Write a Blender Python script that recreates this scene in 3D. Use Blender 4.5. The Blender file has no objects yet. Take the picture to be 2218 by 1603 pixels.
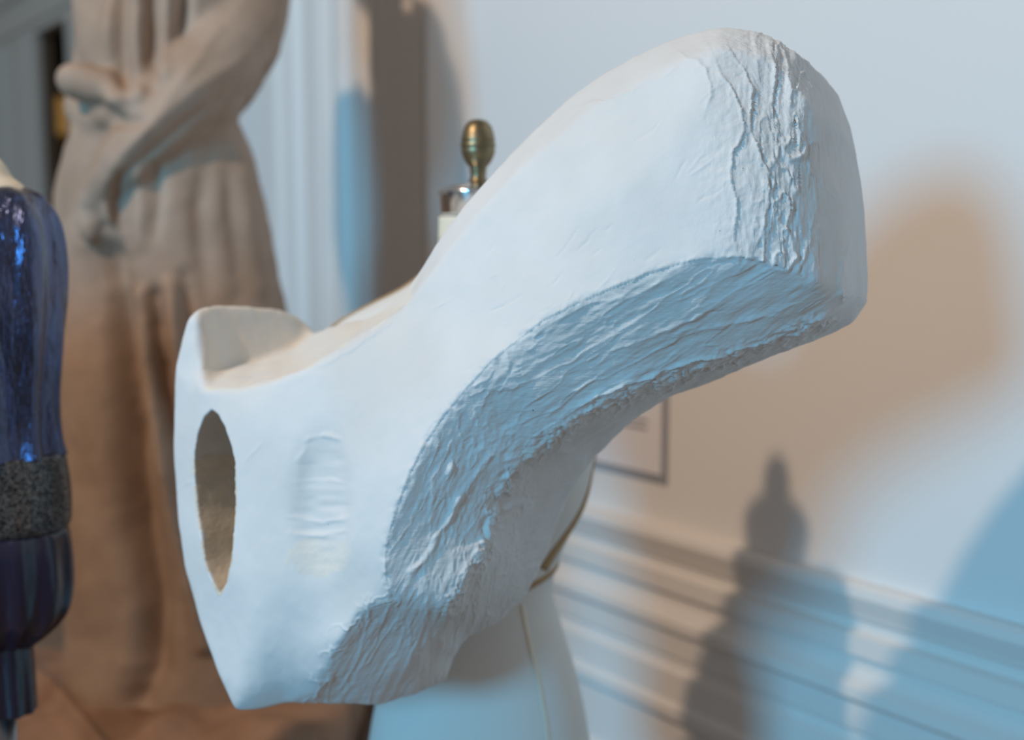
import bpy, bmesh, math, random
import numpy as np
from mathutils import Vector, Matrix, geometry
from mathutils.bvhtree import BVHTree

SC = bpy.context.scene
COL = SC.collection
random.seed(4); RNG = np.random.default_rng(4)

# ------------------------------------------------------------------ camera
W, H, F = 2218.0, 1603.0, 2500.0
PITCH = math.radians(6.41)
CAM = Vector((0, 0, 1.5))
cam = bpy.data.cameras.new('camera'); camo = bpy.data.objects.new('camera', cam); COL.objects.link(camo)
camo.location = CAM; camo.rotation_euler = (math.radians(90) - PITCH, 0, 0)
cam.sensor_width = 36; cam.lens = 36 * F / W
cam.clip_start = .05
cam.dof.use_dof = True; cam.dof.focus_distance = 1.21; cam.dof.aperture_fstop = 1.95
cam.dof.aperture_blades = 9
SC.camera = camo
CR = Matrix.Rotation(math.radians(90) - PITCH, 3, 'X')
CRi = CR.transposed()

def P(px, py, d):
    return CAM + CR @ Vector(((px - W/2)/F*d, -(py - H/2)/F*d, -d))

# ------------------------------------------------------------------ light
SC.view_settings.view_transform = 'Standard'; SC.view_settings.look = 'None'
SC.view_settings.exposure = -.02; SC.view_settings.gamma = 1; SC.view_settings.use_curve_mapping = False
wd = bpy.data.worlds.new('world'); SC.world = wd; wd.use_nodes = True
wd.node_tree.nodes['Background'].inputs[0].default_value = (1.0, .92, .88, 1)
wd.node_tree.nodes['Background'].inputs[1].default_value = .21

def lamp(name, loc, target, col, power, size, spread=180):
    l = bpy.data.lights.new(name, 'AREA'); l.shape = 'DISK'; l.size = size; l.color = col; l.energy = power
    l.spread = math.radians(spread)
    o = bpy.data.objects.new(name, l); COL.objects.link(o); o.location = loc
    o.rotation_euler = (Vector(target) - Vector(loc)).to_track_quat('-Z', 'Y').to_euler()
    return o
lamp('cool_spotlight', (-5.75, -6.0, 3.3), (.1, 1.7, 1.3), (.14, .60, .98), 610, 2.1)
lamp('warm_spotlight', (-2.03, .05, 3.78), (.1, 1.7, 1.3), (1.0, .73, .51), 72, .13)

# ------------------------------------------------------------------ helpers
def mat(name, col, rough=.7, metal=0, bump=None, bscale=60, bdist=.001, var=0, vscale=6, col2=None, coat=0, stretch=None, spec=.4):
    m = bpy.data.materials.new(name); m.use_nodes = True
    nt = m.node_tree; b = nt.nodes['Principled BSDF']
    b.inputs['Base Color'].default_value = (*col, 1); b.inputs['Roughness'].default_value = rough
    b.inputs['Metallic'].default_value = metal; b.inputs['Coat Weight'].default_value = coat
    b.inputs['Specular IOR Level'].default_value = spec
    tc = nt.nodes.new('ShaderNodeTexCoord'); mp = nt.nodes.new('ShaderNodeMapping')
    nt.links.new(tc.outputs['Object'], mp.inputs[0])
    if stretch: mp.inputs['Scale'].default_value = stretch
    if col2 is not None:
        n = nt.nodes.new('ShaderNodeTexNoise'); n.inputs['Scale'].default_value = vscale; n.inputs['Detail'].default_value = 5
        nt.links.new(mp.outputs[0], n.inputs['Vector'])
        cr = nt.nodes.new('ShaderNodeValToRGB'); cr.color_ramp.elements[0].position = .38; cr.color_ramp.elements[1].position = .62
        cr.color_ramp.elements[0].color = (*col, 1); cr.color_ramp.elements[1].color = (*col2, 1)
        nt.links.new(n.outputs[0], cr.inputs[0]); nt.links.new(cr.outputs[0], b.inputs['Base Color'])
    if bump:
        n = nt.nodes.new('ShaderNodeTexNoise'); n.inputs['Scale'].default_value = bscale; n.inputs['Detail'].default_value = 6
        nt.links.new(mp.outputs[0], n.inputs['Vector'])
        bp = nt.nodes.new('ShaderNodeBump'); bp.inputs['Strength'].default_value = bump; bp.inputs['Distance'].default_value = bdist
        nt.links.new(n.outputs[0], bp.inputs['Height']); nt.links.new(bp.outputs[0], b.inputs['Normal'])
    return m

def link_mesh(name, verts, faces, m=None, parent=None, smooth=True):
    me = bpy.data.meshes.new(name); me.from_pydata([tuple(v) for v in verts], [], faces); me.validate(); me.update()
    o = bpy.data.objects.new(name, me); COL.objects.link(o)
    if m: me.materials.append(m)
    if parent is not None: o.parent = parent
    if smooth:
        for p in me.polygons: p.use_smooth = True
    return o

def fixn(o):
    bm = bmesh.new(); bm.from_mesh(o.data); bmesh.ops.recalc_face_normals(bm, faces=bm.faces); bm.to_mesh(o.data); bm.free(); return o

def tag(o, label=None, cat=None, group=None, kind=None):
    if label: o['label'] = label
    if cat: o['category'] = cat
    if group: o['group'] = group
    if kind: o['kind'] = kind
    return o

def empty(name, loc, label, cat, rz=0):
    o = bpy.data.objects.new(name, None); COL.objects.link(o); o.location = loc; o.rotation_euler.z = rz
    o.empty_display_size = .05
    return tag(o, label, cat)

def reparent(o, root):
    """make o a child of root keeping the world place of its vertices"""
    o.parent = root; o.data.transform(Matrix.Translation(-root.location)); return o

def lathe(name, prof, cx, cy, m, root=None, seg=48, sy=1.0):
    """prof: list of (radius, z)"""
    vs, fs = [], []
    for r, z in prof:
        for k in range(seg):
            a = 2*math.pi*k/seg; vs.append((cx + r*math.cos(a), cy + sy*r*math.sin(a), z))
    n = len(prof)
    for i in range(n-1):
        for k in range(seg):
            fs.append((i*seg+k, i*seg+(k+1) % seg, (i+1)*seg+(k+1) % seg, (i+1)*seg+k))
    fs.append(tuple(range(seg))); fs.append(tuple((n-1)*seg+k for k in range(seg)))
    o = fixn(link_mesh(name, vs, fs, m))
    if root is not None: reparent(o, root)
    return o

def smoothprof(pts, n=60):
    pts = np.array(pts, float); t = np.linspace(0, 1, len(pts)); tt = np.linspace(0, 1, n)
    # Catmull-Rom through the points
    out = []
    for x in tt*(len(pts)-1):
        i = min(int(x), len(pts)-2); f = x-i
        p0 = pts[max(i-1, 0)]; p1 = pts[i]; p2 = pts[i+1]; p3 = pts[min(i+2, len(pts)-1)]
        out.append(.5*((2*p1)+(-p0+p2)*f+(2*p0-5*p1+4*p2-p3)*f*f+(-p0+3*p1-3*p2+p3)*f**3))
    return np.array(out)

# vectorised gradient-like value noise
_perm = RNG.random(4096)
def _h(i, j, k):
    return _perm[(i*73856093 ^ j*19349663 ^ k*83492791) & 4095]
def vnoise(p):
    p = np.asarray(p, float); i = np.floor(p).astype(np.int64); f = p - i; f = f*f*f*(f*(f*6-15)+10)
    r = 0
    for dx in (0, 1):
        for dy in (0, 1):
            for dz in (0, 1):
                w = (f[:, 0] if dx else 1-f[:, 0])*(f[:, 1] if dy else 1-f[:, 1])*(f[:, 2] if dz else 1-f[:, 2])
                r = r + w*_h(i[:, 0]+dx, i[:, 1]+dy, i[:, 2]+dz)
    return r*2-1
def fbm(p, o=4, g=.5):
    a, s, r = 1., 1., 0
    for k in range(o):
        r = r + a*vnoise(p*s+k*17.3); a *= g; s *= 2.03
    return r

def coords(me):
    a = np.empty(len(me.vertices)*3); me.vertices.foreach_get('co', a); return a.reshape(-1, 3)
def normals(me):
    a = np.empty(len(me.vertices)*3); me.vertices.foreach_get('normal', a); return a.reshape(-1, 3)
def setco(me, a):
    me.vertices.foreach_set('co', a.ravel()); me.update()
def laplace(me, it, lam=.5):
    e = np.empty(len(me.edges)*2, dtype=np.int32); me.edges.foreach_get('vertices', e); e = e.reshape(-1, 2)
    c = coords(me); n = len(c); deg = np.bincount(e.ravel(), minlength=n).astype(float)
    for _ in range(it):
        s = np.zeros_like(c)
        for k in range(3):
            s[:, k] = np.bincount(e[:, 0], weights=c[e[:, 1], k], minlength=n)+np.bincount(e[:, 1], weights=c[e[:, 0], k], minlength=n)
        c = c+lam*(s/deg[:, None]-c)
    setco(me, c)
def project(c):
    """design coordinates of the drawing: where a point of the piece sits in its front elevation"""
    M = np.array(CRi); q = (c - np.array(CAM)) @ M.T
    d = -q[:, 2]
    return q[:, 0]/d*F+W/2, H/2-q[:, 1]/d*F, d
def polydist(x, y, pl):
    """distance and signed side of a polyline"""
    best = np.full(len(x), 1e9); sgn = np.zeros(len(x)); tt = np.zeros(len(x)); L = len(pl)-1
    for i in range(L):
        ax, ay = pl[i][:2]; bx, by = pl[i+1][:2]; dx, dy = bx-ax, by-ay; l2 = dx*dx+dy*dy+1e-9
        t = np.clip(((x-ax)*dx+(y-ay)*dy)/l2, 0, 1); qx = x-ax-t*dx; qy = y-ay-t*dy; d = np.hypot(qx, qy)
        m = d < best; best[m] = d[m]; sgn[m] = np.sign(dx*(y-ay)-dy*(x-ax))[m]; tt[m] = ((i+t)/L)[m]
    return best, sgn, tt
def inpoly(x, y, pl):
    r = np.zeros(len(x), bool); n = len(pl); j = n-1
    for i in range(n):
        xi, yi = pl[i][:2]; xj, yj = pl[j][:2]
        c = ((yi > y) != (yj > y)) & (x < (xj-xi)*(y-yi)/(yj-yi+1e-12)+xi); r ^= c; j = i
    return r

sm = lambda a, b, v: np.clip((v-a)/(b-a), 0, 1)**2*(3-2*np.clip((v-a)/(b-a), 0, 1))
def remeshed(o, size):
    md = o.modifiers.new('r', 'REMESH'); md.mode = 'VOXEL'; md.voxel_size = size; md.use_smooth_shade = True
    dg = bpy.context.evaluated_depsgraph_get(); me = bpy.data.meshes.new_from_object(o.evaluated_get(dg))
    o.modifiers.clear(); old = o.data; o.data = me; bpy.data.meshes.remove(old); return o

# ------------------------------------------------------------------ materials
M_WALL = mat('wall_paint', (.80, .78, .76), .55, bump=.15, bscale=200, bdist=.0005)
M_TRIM = mat('trim_paint', (.78, .75, .72), .45, bump=.1, bscale=120, bdist=.0005)
M_FLOOR = mat('floor_boards', (.20, .12, .07), .4, col2=(.28, .17, .10), vscale=9, stretch=(1, 12, 1))
M_BRASS = mat('aged_brass', (.30, .23, .13), .38, metal=.85, col2=(.20, .155, .09), vscale=60, bump=.3, bscale=150, bdist=.0008)
M_CHROME = mat('chrome', (.75, .77, .8), .16, metal=1)
M_CLOTH = mat('form_cloth', (.72, .70, .66), .8, bump=.35, bscale=600, bdist=.0006)
M_CREAM = mat('neck_cloth', (.78, .70, .56), .8, bump=.35, bscale=600, bdist=.0006)
M_TAPE = mat('tan_tape', (.42, .27, .13), .7, bump=.4, bscale=400, bdist=.0006)
M_STEEL = mat('stand_steel', (.3, .3, .31), .3, metal=1)
M_STONE = mat('brown_patina', (.34, .24, .175), .62, col2=(.41, .305, .235), vscale=7, bump=.35, bscale=45, bdist=.004)
M_BASE = mat('brown_base', (.22, .125, .075), .6, col2=(.34, .21, .14), vscale=6, bump=.4, bscale=30, bdist=.006)
M_NAVY = mat('navy_satin', (.065, .085, .18), .22, metal=1, coat=1, spec=.9, bump=.85, bscale=8, bdist=.035, stretch=(3, 3, .7))
M_NAVY2 = mat('navy_skirt', (.010, .009, .030), .25, coat=.3, spec=.7, bump=.5, bscale=12, bdist=.01, stretch=(3, 3, .5))
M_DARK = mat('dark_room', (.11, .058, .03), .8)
M_GOLD = mat('gold_lamp', (.45, .28, .07), .5, metal=.3)
M_GOLD.node_tree.nodes['Principled BSDF'].inputs['Emission Color'].default_value = (1, .55, .16, 1); M_GOLD.node_tree.nodes['Principled BSDF'].inputs['Emission Strength'].default_value = .20
M_PAPER = mat('notice_paper', (.80, .78, .80), .6)
M_FRAME = mat('grey_frame', (.40, .41, .45), .4, metal=.2)
M_INK = mat('grey_ink', (.22, .21, .23), .7)

def plaster_mat():
    m = bpy.data.materials.new('white_plaster'); m.use_nodes = True; nt = m.node_tree; N = nt.nodes; L = nt.links
    b = N['Principled BSDF']; b.inputs['Roughness'].default_value = .62; b.inputs['Specular IOR Level'].default_value = .25
    tc = N.new('ShaderNodeTexCoord')
    at = N.new('ShaderNodeAttribute'); at.attribute_name = 'rough'; at.attribute_type = 'GEOMETRY'
    # colour
    n = N.new('ShaderNodeTexNoise'); n.inputs['Scale'].default_value = 7; n.inputs['Detail'].default_value = 4; L.new(tc.outputs['Object'], n.inputs['Vector'])
    cr = N.new('ShaderNodeValToRGB'); cr.color_ramp.elements[0].color = (.68, .675, .66, 1); cr.color_ramp.elements[1].color = (.73, .73, .725, 1)
    cr.color_ramp.elements[0].position = .35; cr.color_ramp.elements[1].position = .6; L.new(n.outputs[0], cr.inputs[0])
    # rare dark pits
    v = N.new('ShaderNodeTexVoronoi'); v.inputs['Scale'].default_value = 38; L.new(tc.outputs['Object'], v.inputs['Vector'])
    pr = N.new('ShaderNodeValToRGB'); pr.color_ramp.elements[0].position = .02; pr.color_ramp.elements[1].position = .05
    pr.color_ramp.elements[0].color = (1, 1, 1, 1); pr.color_ramp.elements[1].color = (0, 0, 0, 1); L.new(v.outputs['Distance'], pr.inputs[0])
    cs = N.new('ShaderNodeSeparateColor'); L.new(v.outputs['Color'], cs.inputs[0])
    gt = N.new('ShaderNodeMath'); gt.operation = 'GREATER_THAN'; gt.inputs[1].default_value = .78; L.new(cs.outputs[0], gt.inputs[0])
    mu = N.new('ShaderNodeMath'); mu.operation = 'MULTIPLY'; L.new(pr.outputs[0], mu.inputs[0]); L.new(gt.outputs[0], mu.inputs[1])
    mx = N.new('ShaderNodeMix'); mx.data_type = 'RGBA'; L.new(mu.outputs[0], mx.inputs['Factor']); L.new(cr.outputs[0], mx.inputs['A']); mx.inputs['B'].default_value = (.2, .19, .17, 1)
    L.new(mx.outputs['Result'], b.inputs['Base Color'])
    # bump: fine grain + trowel streaks (stretched along the neck) weighted by 'rough'
    mp = N.new('ShaderNodeMapping'); mp.inputs['Rotation'].default_value = (0, math.radians(33), 0); mp.inputs['Scale'].default_value = (.28, 1, 1.25); L.new(tc.outputs['Object'], mp.inputs[0])
    mp2 = N.new('ShaderNodeMapping'); mp2.inputs['Scale'].default_value = (1, 1, .35); L.new(tc.outputs['Object'], mp2.inputs[0])
    s1 = N.new('ShaderNodeTexNoise'); s1.inputs['Scale'].default_value = 75; s1.inputs['Detail'].default_value = 7; s1.inputs['Distortion'].default_value = .9; L.new(mp.outputs[0], s1.inputs['Vector'])
    s2 = N.new('ShaderNodeTexNoise'); s2.inputs['Scale'].default_value = 110; s2.inputs['Detail'].default_value = 8; s2.inputs['Distortion'].default_value = .5; L.new(mp2.outputs[0], s2.inputs['Vector'])
    g = N.new('ShaderNodeTexNoise'); g.inputs['Scale'].default_value = 420; g.inputs['Detail'].default_value = 6; L.new(tc.outputs['Object'], g.inputs['Vector'])
    at2 = N.new('ShaderNodeAttribute'); at2.attribute_name = 'endrough'; at2.attribute_type = 'GEOMETRY'
    b0 = N.new('ShaderNodeBump'); b0.inputs['Distance'].default_value = .0005; b0.inputs['Strength'].default_value = .35; L.new(g.outputs[0], b0.inputs['Height'])
    b1 = N.new('ShaderNodeBump'); b1.inputs['Distance'].default_value = .0017; L.new(s1.outputs[0], b1.inputs['Height']); L.new(at.outputs['Fac'], b1.inputs['Strength']); L.new(b0.outputs[0], b1.inputs['Normal'])
    b2 = N.new('ShaderNodeBump'); b2.inputs['Distance'].default_value = .0024; L.new(s2.outputs[0], b2.inputs['Height']); L.new(at2.outputs['Fac'], b2.inputs['Strength']); L.new(b1.outputs[0], b2.inputs['Normal'])
    L.new(b2.outputs[0], b.inputs['Normal'])
    return m
M_PLASTER = plaster_mat()
M_RAW = mat('raw_beige_plaster', (.74, .66, .55), .9, col2=(.62, .57, .49), vscale=20, bump=.6, bscale=90, bdist=.002, stretch=(1, 1, 2))
M_CREAMPL = mat('cream_plaster', (.75, .715, .65), .85, col2=(.71, .70, .67), vscale=25, bump=.5, bscale=120, bdist=.0015)

# ------------------------------------------------------------------ the room
A = np.array([.164, 2.629]); D = np.array([.603, -.797]); NRM = np.array([-.797, -.603])
def wall_hit(px, py, off=0.0):
    """where the sight line meets the wall (moved off metres into the room): s along the wall, z"""
    r = CR @ Vector(((px-W/2)/F, -(py-H/2)/F, -1)); o = A+NRM*off
    t = np.dot(o, NRM)/(r.x*NRM[0]+r.y*NRM[1]); q = np.array([r.x*t, r.y*t])
    return float(np.dot(q-A, D)), CAM.z+r.z*t
def WP(s, off, z):
    q = A+D*s+NRM*off; return (q[0], q[1], z)
def wall_box(name, s0, s1, z0, z1, o0, o1, m, parent=None, kind='structure', bev=0):
    vs = [WP(s, o, z) for s in (s0, s1) for o in (o0, o1) for z in (z0, z1)]
    fs = [(0, 1, 3, 2), (4, 6, 7, 5), (0, 4, 5, 1), (2, 3, 7, 6), (0, 2, 6, 4), (1, 5, 7, 3)]
    o = fixn(link_mesh(name, vs, fs, m, parent, smooth=False))
    if kind: o['kind'] = kind
    if bev:
        md = o.modifiers.new('b', 'BEVEL'); md.width = bev; md.segments = 3
    return o
def extrude_h(name, prof, s0, s1, m):
    """horizontal moulding: prof is (offset, z) outline"""
    n = len(prof); vs = [WP(s, o, z) for s in (s0, s1) for o, z in prof]
    fs = [(k, (k+1) % n, n+(k+1) % n, n+k) for k in range(n)]+[tuple(range(n)), tuple(range(n, 2*n))]
    o = fixn(link_mesh(name, vs, fs, m, smooth=False)); o['kind'] = 'structure'; return o
def extrude_v(name, prof, z0, z1, m):
    """vertical moulding: prof is (s, offset) outline"""
    n = len(prof); vs = [WP(s, o, z) for z in (z0, z1) for s, o in prof]
    fs = [(k, (k+1) % n, n+(k+1) % n, n+k) for k in range(n)]+[tuple(range(n)), tuple(range(n, 2*n))]
    o = fixn(link_mesh(name, vs, fs, m, smooth=False)); o['kind'] = 'structure'; return o

HW = 3.2
sd0, zl = wall_hit(86, 75)           # left corner of the doorway, underside of the lintel
sd1, _ = wall_hit(160, 200)          # right jamb
ZL = zl
def wall_panel():
    th = .04; vs, fs = [], []
    def bx(s0, s1, z0, z1):
        b = len(vs); vs.extend(WP(s, o, z) for s in (s0, s1) for o in (0, -th) for z in (z0, z1))
        fs.extend(tuple(b+i for i in f) for f in [(0, 1, 3, 2), (4, 6, 7, 5), (0, 4, 5, 1), (2, 3, 7, 6), (0, 2, 6, 4), (1, 5, 7, 3)])
    bx(-8, sd0, 0, HW); bx(sd1, 3.2, 0, HW); bx(sd0, sd1, ZL, HW)
    o = fixn(link_mesh('wall_back', vs, fs, M_WALL, smooth=False)); o['kind'] = 'structure'
wall_panel()
fl = fixn(link_mesh('floor', [(-7, -4.5, 0), (5, -4.5, 0), (5, 10.5, 0), (-7, 10.5, 0), (-7, -4.5, -.1), (5, -4.5, -.1), (5, 10.5, -.1), (-7, 10.5, -.1)],
   [(0, 1, 2, 3), (4, 5, 6, 7), (0, 1, 5, 4), (1, 2, 6, 5), (2, 3, 7, 6), (3, 0, 4, 7)], M_FLOOR, smooth=False)); fl['kind'] = 'structure'
# added half-height panel, unseen at left: blocks the cool light from the lower statue
pw = fixn(link_mesh('added_light_blocker', [(a, b, c_) for a in (-1.78, -1.02) for b in (1.12, 1.22) for c_ in (0, 1.66)], [(0, 1, 3, 2), (4, 6, 7, 5), (0, 4, 5, 1), (2, 3, 7, 6), (0, 2, 6, 4), (1, 5, 7, 3)], M_WALL, smooth=False)); pw['kind'] = 'structure'
# dark passage beyond the doorway
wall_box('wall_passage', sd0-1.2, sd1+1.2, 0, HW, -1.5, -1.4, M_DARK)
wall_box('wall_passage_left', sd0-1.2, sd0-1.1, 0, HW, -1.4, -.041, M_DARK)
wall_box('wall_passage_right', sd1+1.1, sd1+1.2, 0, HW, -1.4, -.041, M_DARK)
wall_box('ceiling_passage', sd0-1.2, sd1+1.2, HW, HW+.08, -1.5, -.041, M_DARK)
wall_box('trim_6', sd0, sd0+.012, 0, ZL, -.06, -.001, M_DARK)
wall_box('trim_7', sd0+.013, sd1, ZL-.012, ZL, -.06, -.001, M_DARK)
# door casing: stepped profile left jamb, right jamb, lintel
cw = abs(wall_hit(4, 300)[0]-sd0)
M_CASE = mat('casing_paint', (.46, .38, .32), .4)
def casing(name, s_in, sign, z1):
    e = [(0, 0), (0, .03), (.12, .03), (.16, .045), (.3, .045), (.36, .025), (.62, .025), (.68, .05), (.8, .065), (1, .065), (1, 0)]
    extrude_v(name, [(s_in+sign*k*cw, o) for k, o in e], 0, z1, M_CASE)
casing('trim_1', sd0, -1, ZL); casing('trim_2', sd1, 1, ZL)
extrude_h('trim_3', [(0, ZL), (.03, ZL), (.03, ZL+.04), (.045, ZL+.05), (.045, ZL+.1), (.025, ZL+.12), (.025, ZL+.2), (.05, ZL+.22), (.075, ZL+.28), (0, ZL+.28)], sd0-cw, sd1+cw, M_CASE)

# reeded and panelled pilaster: irregular vertical mouldings
pts = []
rr = random.Random(9)
edges = [592, 606, 628, 640, 664, 676, 690, 704, 733, 742, 768, 780, 800, 812, 828, 842, 850, 868, 878, 893, 904, 920, 931, 948, 960, 976, 984, 1006]
offs = [.0, .05, .055, .035, .035, .07, .045, .06, .06, .035, .055, .035, .035, .06, .04, .055, .03, .06, .035, .065, .04, .07, .05, .075, .045, .075, .075, .0]
ss = [wall_hit(x, 350)[0] for x in edges]
prof = []
for i, (s, o) in enumerate(zip(ss, offs)):
    prof.append((s, o))
pr2 = smoothprof(prof, 170); pr2[:, 1] = np.maximum(pr2[:, 1], .002); pr2[:, 0] = np.maximum.accumulate(pr2[:, 0]+np.arange(170)*1e-6)
extrude_v('trim_4', [(pr2[0][0], 0)]+[tuple(p) for p in pr2]+[(pr2[-1][0], 0)], 0, HW, M_TRIM)
# dado on the right of the pilaster: cap, mouldings and panels
s_l = ss[-1]+.001; s_r = 3.2
def zz(y): return wall_hit(1265, y, .03)[1]
D0 = [(0, zz(1100)), (.020, zz(1098)), (.032, zz(1106)), (.035, zz(1120)), (.030, zz(1132)), (.022, zz(1150)), (.020, zz(1158)), (.010, zz(1164)), (.008, zz(1182)),
      (.026, zz(1188)), (.026, zz(1222)), (.010, zz(1230)), (.010, zz(1248)), (.020, zz(1262)), (.036, zz(1274)), (.036, zz(1292)), (.018, zz(1306)),
      (.016, zz(1352)), (.006, zz(1360)), (.008, zz(1376)), (.020, zz(1384)), (.020, zz(1440)), (.030, zz(1450)), (.03, zz(1470)), (.008, zz(1482)), (.008, zz(1600)), (.022, zz(1612)),
      (.022, zz(1680)), (.008, zz(1700)), (.008, .16), (.022, .15), (.022, .0), (0, 0)]
extrude_h('trim_5', D0, s_l, s_r, M_TRIM)

# framed notice
sN1, zN0 = wall_hit(1432, 1046, .02); sN0 = sN1-.30; zN1 = zN0+.42
nt_ = empty('framed_notice', WP((sN0+sN1)/2, 0, zN0), 'small grey-framed text notice hanging on the wall under the plaster arm', 'notice')
def nbox(name, s0, s1, z0, z1, o0, o1, m, bev=0):
    o = wall_box(name, s0, s1, z0, z1, o0, o1, m, kind=None, bev=bev); reparent(o, nt_); return o
def ring(name, s0, s1, z0, z1, w, o0, o1, m):
    vs, fs = [], []
    for (a, b, c, d) in ((s0, s0+w, z0, z1), (s1-w, s1, z0, z1), (s0+w, s1-w, z0, z0+w), (s0+w, s1-w, z1-w, z1)):
        k = len(vs); vs += [WP(s, o, z) for s in (a, b) for o in (o0, o1) for z in (c, d)]
        fs += [tuple(k+i for i in f) for f in [(0, 1, 3, 2), (4, 6, 7, 5), (0, 4, 5, 1), (2, 3, 7, 6), (0, 2, 6, 4), (1, 5, 7, 3)]]
    o = fixn(link_mesh(name, vs, fs, m, smooth=False)); reparent(o, nt_); return o
ring('frame', sN0, sN1, zN0, zN1, .009, .0, .012, M_FRAME)
sheet = nbox('paper', sN0+.012, sN1-.012, zN0+.012, zN1-.012, .001, .006, M_PAPER)
vs, fs = [], []
for r in range(17):
    z = zN1-.06-r*.016
    if z < zN0+.09: break
    k = len(vs); w = [.0, .05][r % 5 == 4]
    vs += [WP(s, o, zq) for s in (sN0+.05, sN1-.055-w-rr.random()*.02) for o in (.006, .0072) for zq in (z, z+.0055)]
    fs += [tuple(k+i for i in f) for f in [(0, 1, 3, 2), (4, 6, 7, 5), (0, 4, 5, 1), (2, 3, 7, 6), (0, 2, 6, 4), (1, 5, 7, 3)]]
tx = fixn(link_mesh('text_lines', vs, fs, M_INK, smooth=False)); reparent(tx, nt_)

# golden lamp seen through the doorway
q = CAM + (CR @ Vector(((138-W/2)/F, -(290-H/2)/F, -1)))*6.35
gl = empty('wall_lamp', (q.x, q.y, q.z-.35), 'golden square-shaded lamp glimpsed in the dark doorway at left', 'lamp')
u = .19
lathe('lamp_shade', [(.085, q.z), (.085, q.z+.19), (.075, q.z+.19), (.075, q.z+.002)], q.x, q.y, M_GOLD, gl, 4)
lathe('stem', [(.012, q.z-.34), (.03, q.z-.32), (.035, q.z-.15), (.03, q.z-.05), (.012, q.z+.01)], q.x, q.y, M_BRASS, gl, 20)

# ------------------------------------------------------------------ plaster sculpture
def dm(d): return 1.18+1.0*(d-.98)
SIL = [(510,1540,1.240),(470,1455,1.250),(430,1340,1.275),(400,1230,1.290),(385,1120,1.300),(377,1000,1.305),(376,900,1.305),(380,800,1.300),(395,735,1.295),(408,690,1.290),(430,668,1.300),
 (470,660,1.340),(540,663,1.390),(600,668,1.440),(640,680,1.470),(665,700,1.490),(678,716,1.480),
 (705,708,1.400),(740,697,1.360),(790,690,1.320),(830,672,1.270),(870,635,1.230),(900,598,1.210),(950,520,1.180),(1000,450,1.165),(1050,392,1.155),(1100,338,1.145),(1160,278,1.130),(1230,212,1.120),(1300,162,1.110),(1370,122,1.100),(1440,92,1.090),(1500,72,1.085),(1570,58,1.080),(1620,64,1.080),(1680,83,1.080),(1730,113,1.085),(1780,158,1.135),(1817,205,1.145),(1842,270,1.150),(1858,340,1.155),(1870,420,1.155),(1878,500,1.155),(1881,580,1.150),(1879,650,1.145),(1848,698,1.135),(1800,724,1.130),(1740,748,1.110),(1680,768,1.115),(1600,803,1.150),(1530,833,1.170),(1450,862,1.185),(1380,908,1.210),(1330,953,1.230),(1290,988,1.245),(1262,1030,1.255),(1232,1082,1.270),(1202,1150,1.290),(1172,1230,1.305),(1135,1300,1.310),(1080,1348,1.310),(1005,1388,1.305),(982,1425,1.310),(966,1478,1.320),(900,1503,1.290),(820,1528,1.275),(700,1523,1.245),(620,1523,1.235),(560,1538,1.235)]
TF = [(445,845,1.245),(520,842,1.215),(600,822,1.19),(660,800,1.18),(700,775,1.175),(770,735,1.17),(840,690,1.165),(880,662,1.16),(960,560,1.135),(1040,458,1.11),(1120,370,1.09),(1200,302,1.075),(1270,243,1.06),(1350,196,1.045),(1430,152,1.03),(1490,124,1.02),(1560,104,1.015),(1640,116,1.02),(1700,155,1.02),(1742,215,1.012)]
MIDE = [(1742,215,1.012),(1748,330,.997),(1748,450,.988),(1752,540,.984),(1768,612,.985)]
FM = [(1540,175,.992),(1585,280,.976),(1598,400,.965),(1592,490,.961),(1600,556,.960)]
FB = [(1768,612,.985),(1680,574,.968),(1600,556,.960),(1500,563,.965),(1400,593,.98),(1330,622,.99),(1250,657,1.005),(1180,692,1.015),(1120,738,1.03),(1060,787,1.04),(1010,842,1.05),(960,902,1.06),(920,962,1.065),(890,1022,1.07),(865,1085,1.075),(845,1150,1.08),(835,1205,1.085),(838,1260,1.09),(850,1302,1.10)]
BB = [(1790,690,1.045),(1730,715,1.045),(1640,752,1.048),(1500,800,1.052),(1400,838,1.06),(1310,874,1.065),(1240,914,1.08),(1190,952,1.092),(1140,988,1.105),(1100,1040,1.12),(1070,1095,1.13),(1060,1140,1.13),(1050,1185,1.125),(1025,1235,1.118),(995,1275,1.112),(975,1312,1.115),(955,1372,1.19),(900,1414,1.20),(850,1464,1.22),(815,1512,1.25)]
BL = [(850,1302,1.10),(775,1328,1.115),(737,1385,1.13),(707,1450,1.165),(690,1502,1.205)]
EB = [(1768,612,.985),(1830,638,1.035),(1879,650,1.10)]
VW = [(432,700,1.285),(431,760,1.275),(438,803,1.272)]
VC = [(438,803,1.272),(500,795,1.33),(570,777,1.38),(640,750,1.44),(678,716,1.48)]
INN = [(1350,400,1.0),(1450,300,.995),(1480,470,.975),(1200,500,1.04),(1000,700,1.095),(800,900,1.125),(900,820,1.105),(700,1000,1.145),(650,1200,1.155),(560,900,1.185),(560,1100,1.18),(560,1300,1.175),
       (460,1000,1.225),(460,1200,1.22),(460,870,1.235),(525,1500,1.212),(640,1400,1.176),(740,1290,1.135),(750,1200,1.115),(430,1000,1.25),(430,1150,1.25),(1820,420,1.045),(1825,540,1.04),(1810,280,1.045),
       (1670,330,.978),(1675,450,.967),(1400,720,1.01),(1600,650,.99),(1200,830,1.045),(1720,660,1.005),(1000,1000,1.085),(960,1150,1.105),(900,1360,1.16),(556,1390,1.186),(596,1260,1.163),(610,1480,1.212)]
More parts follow.
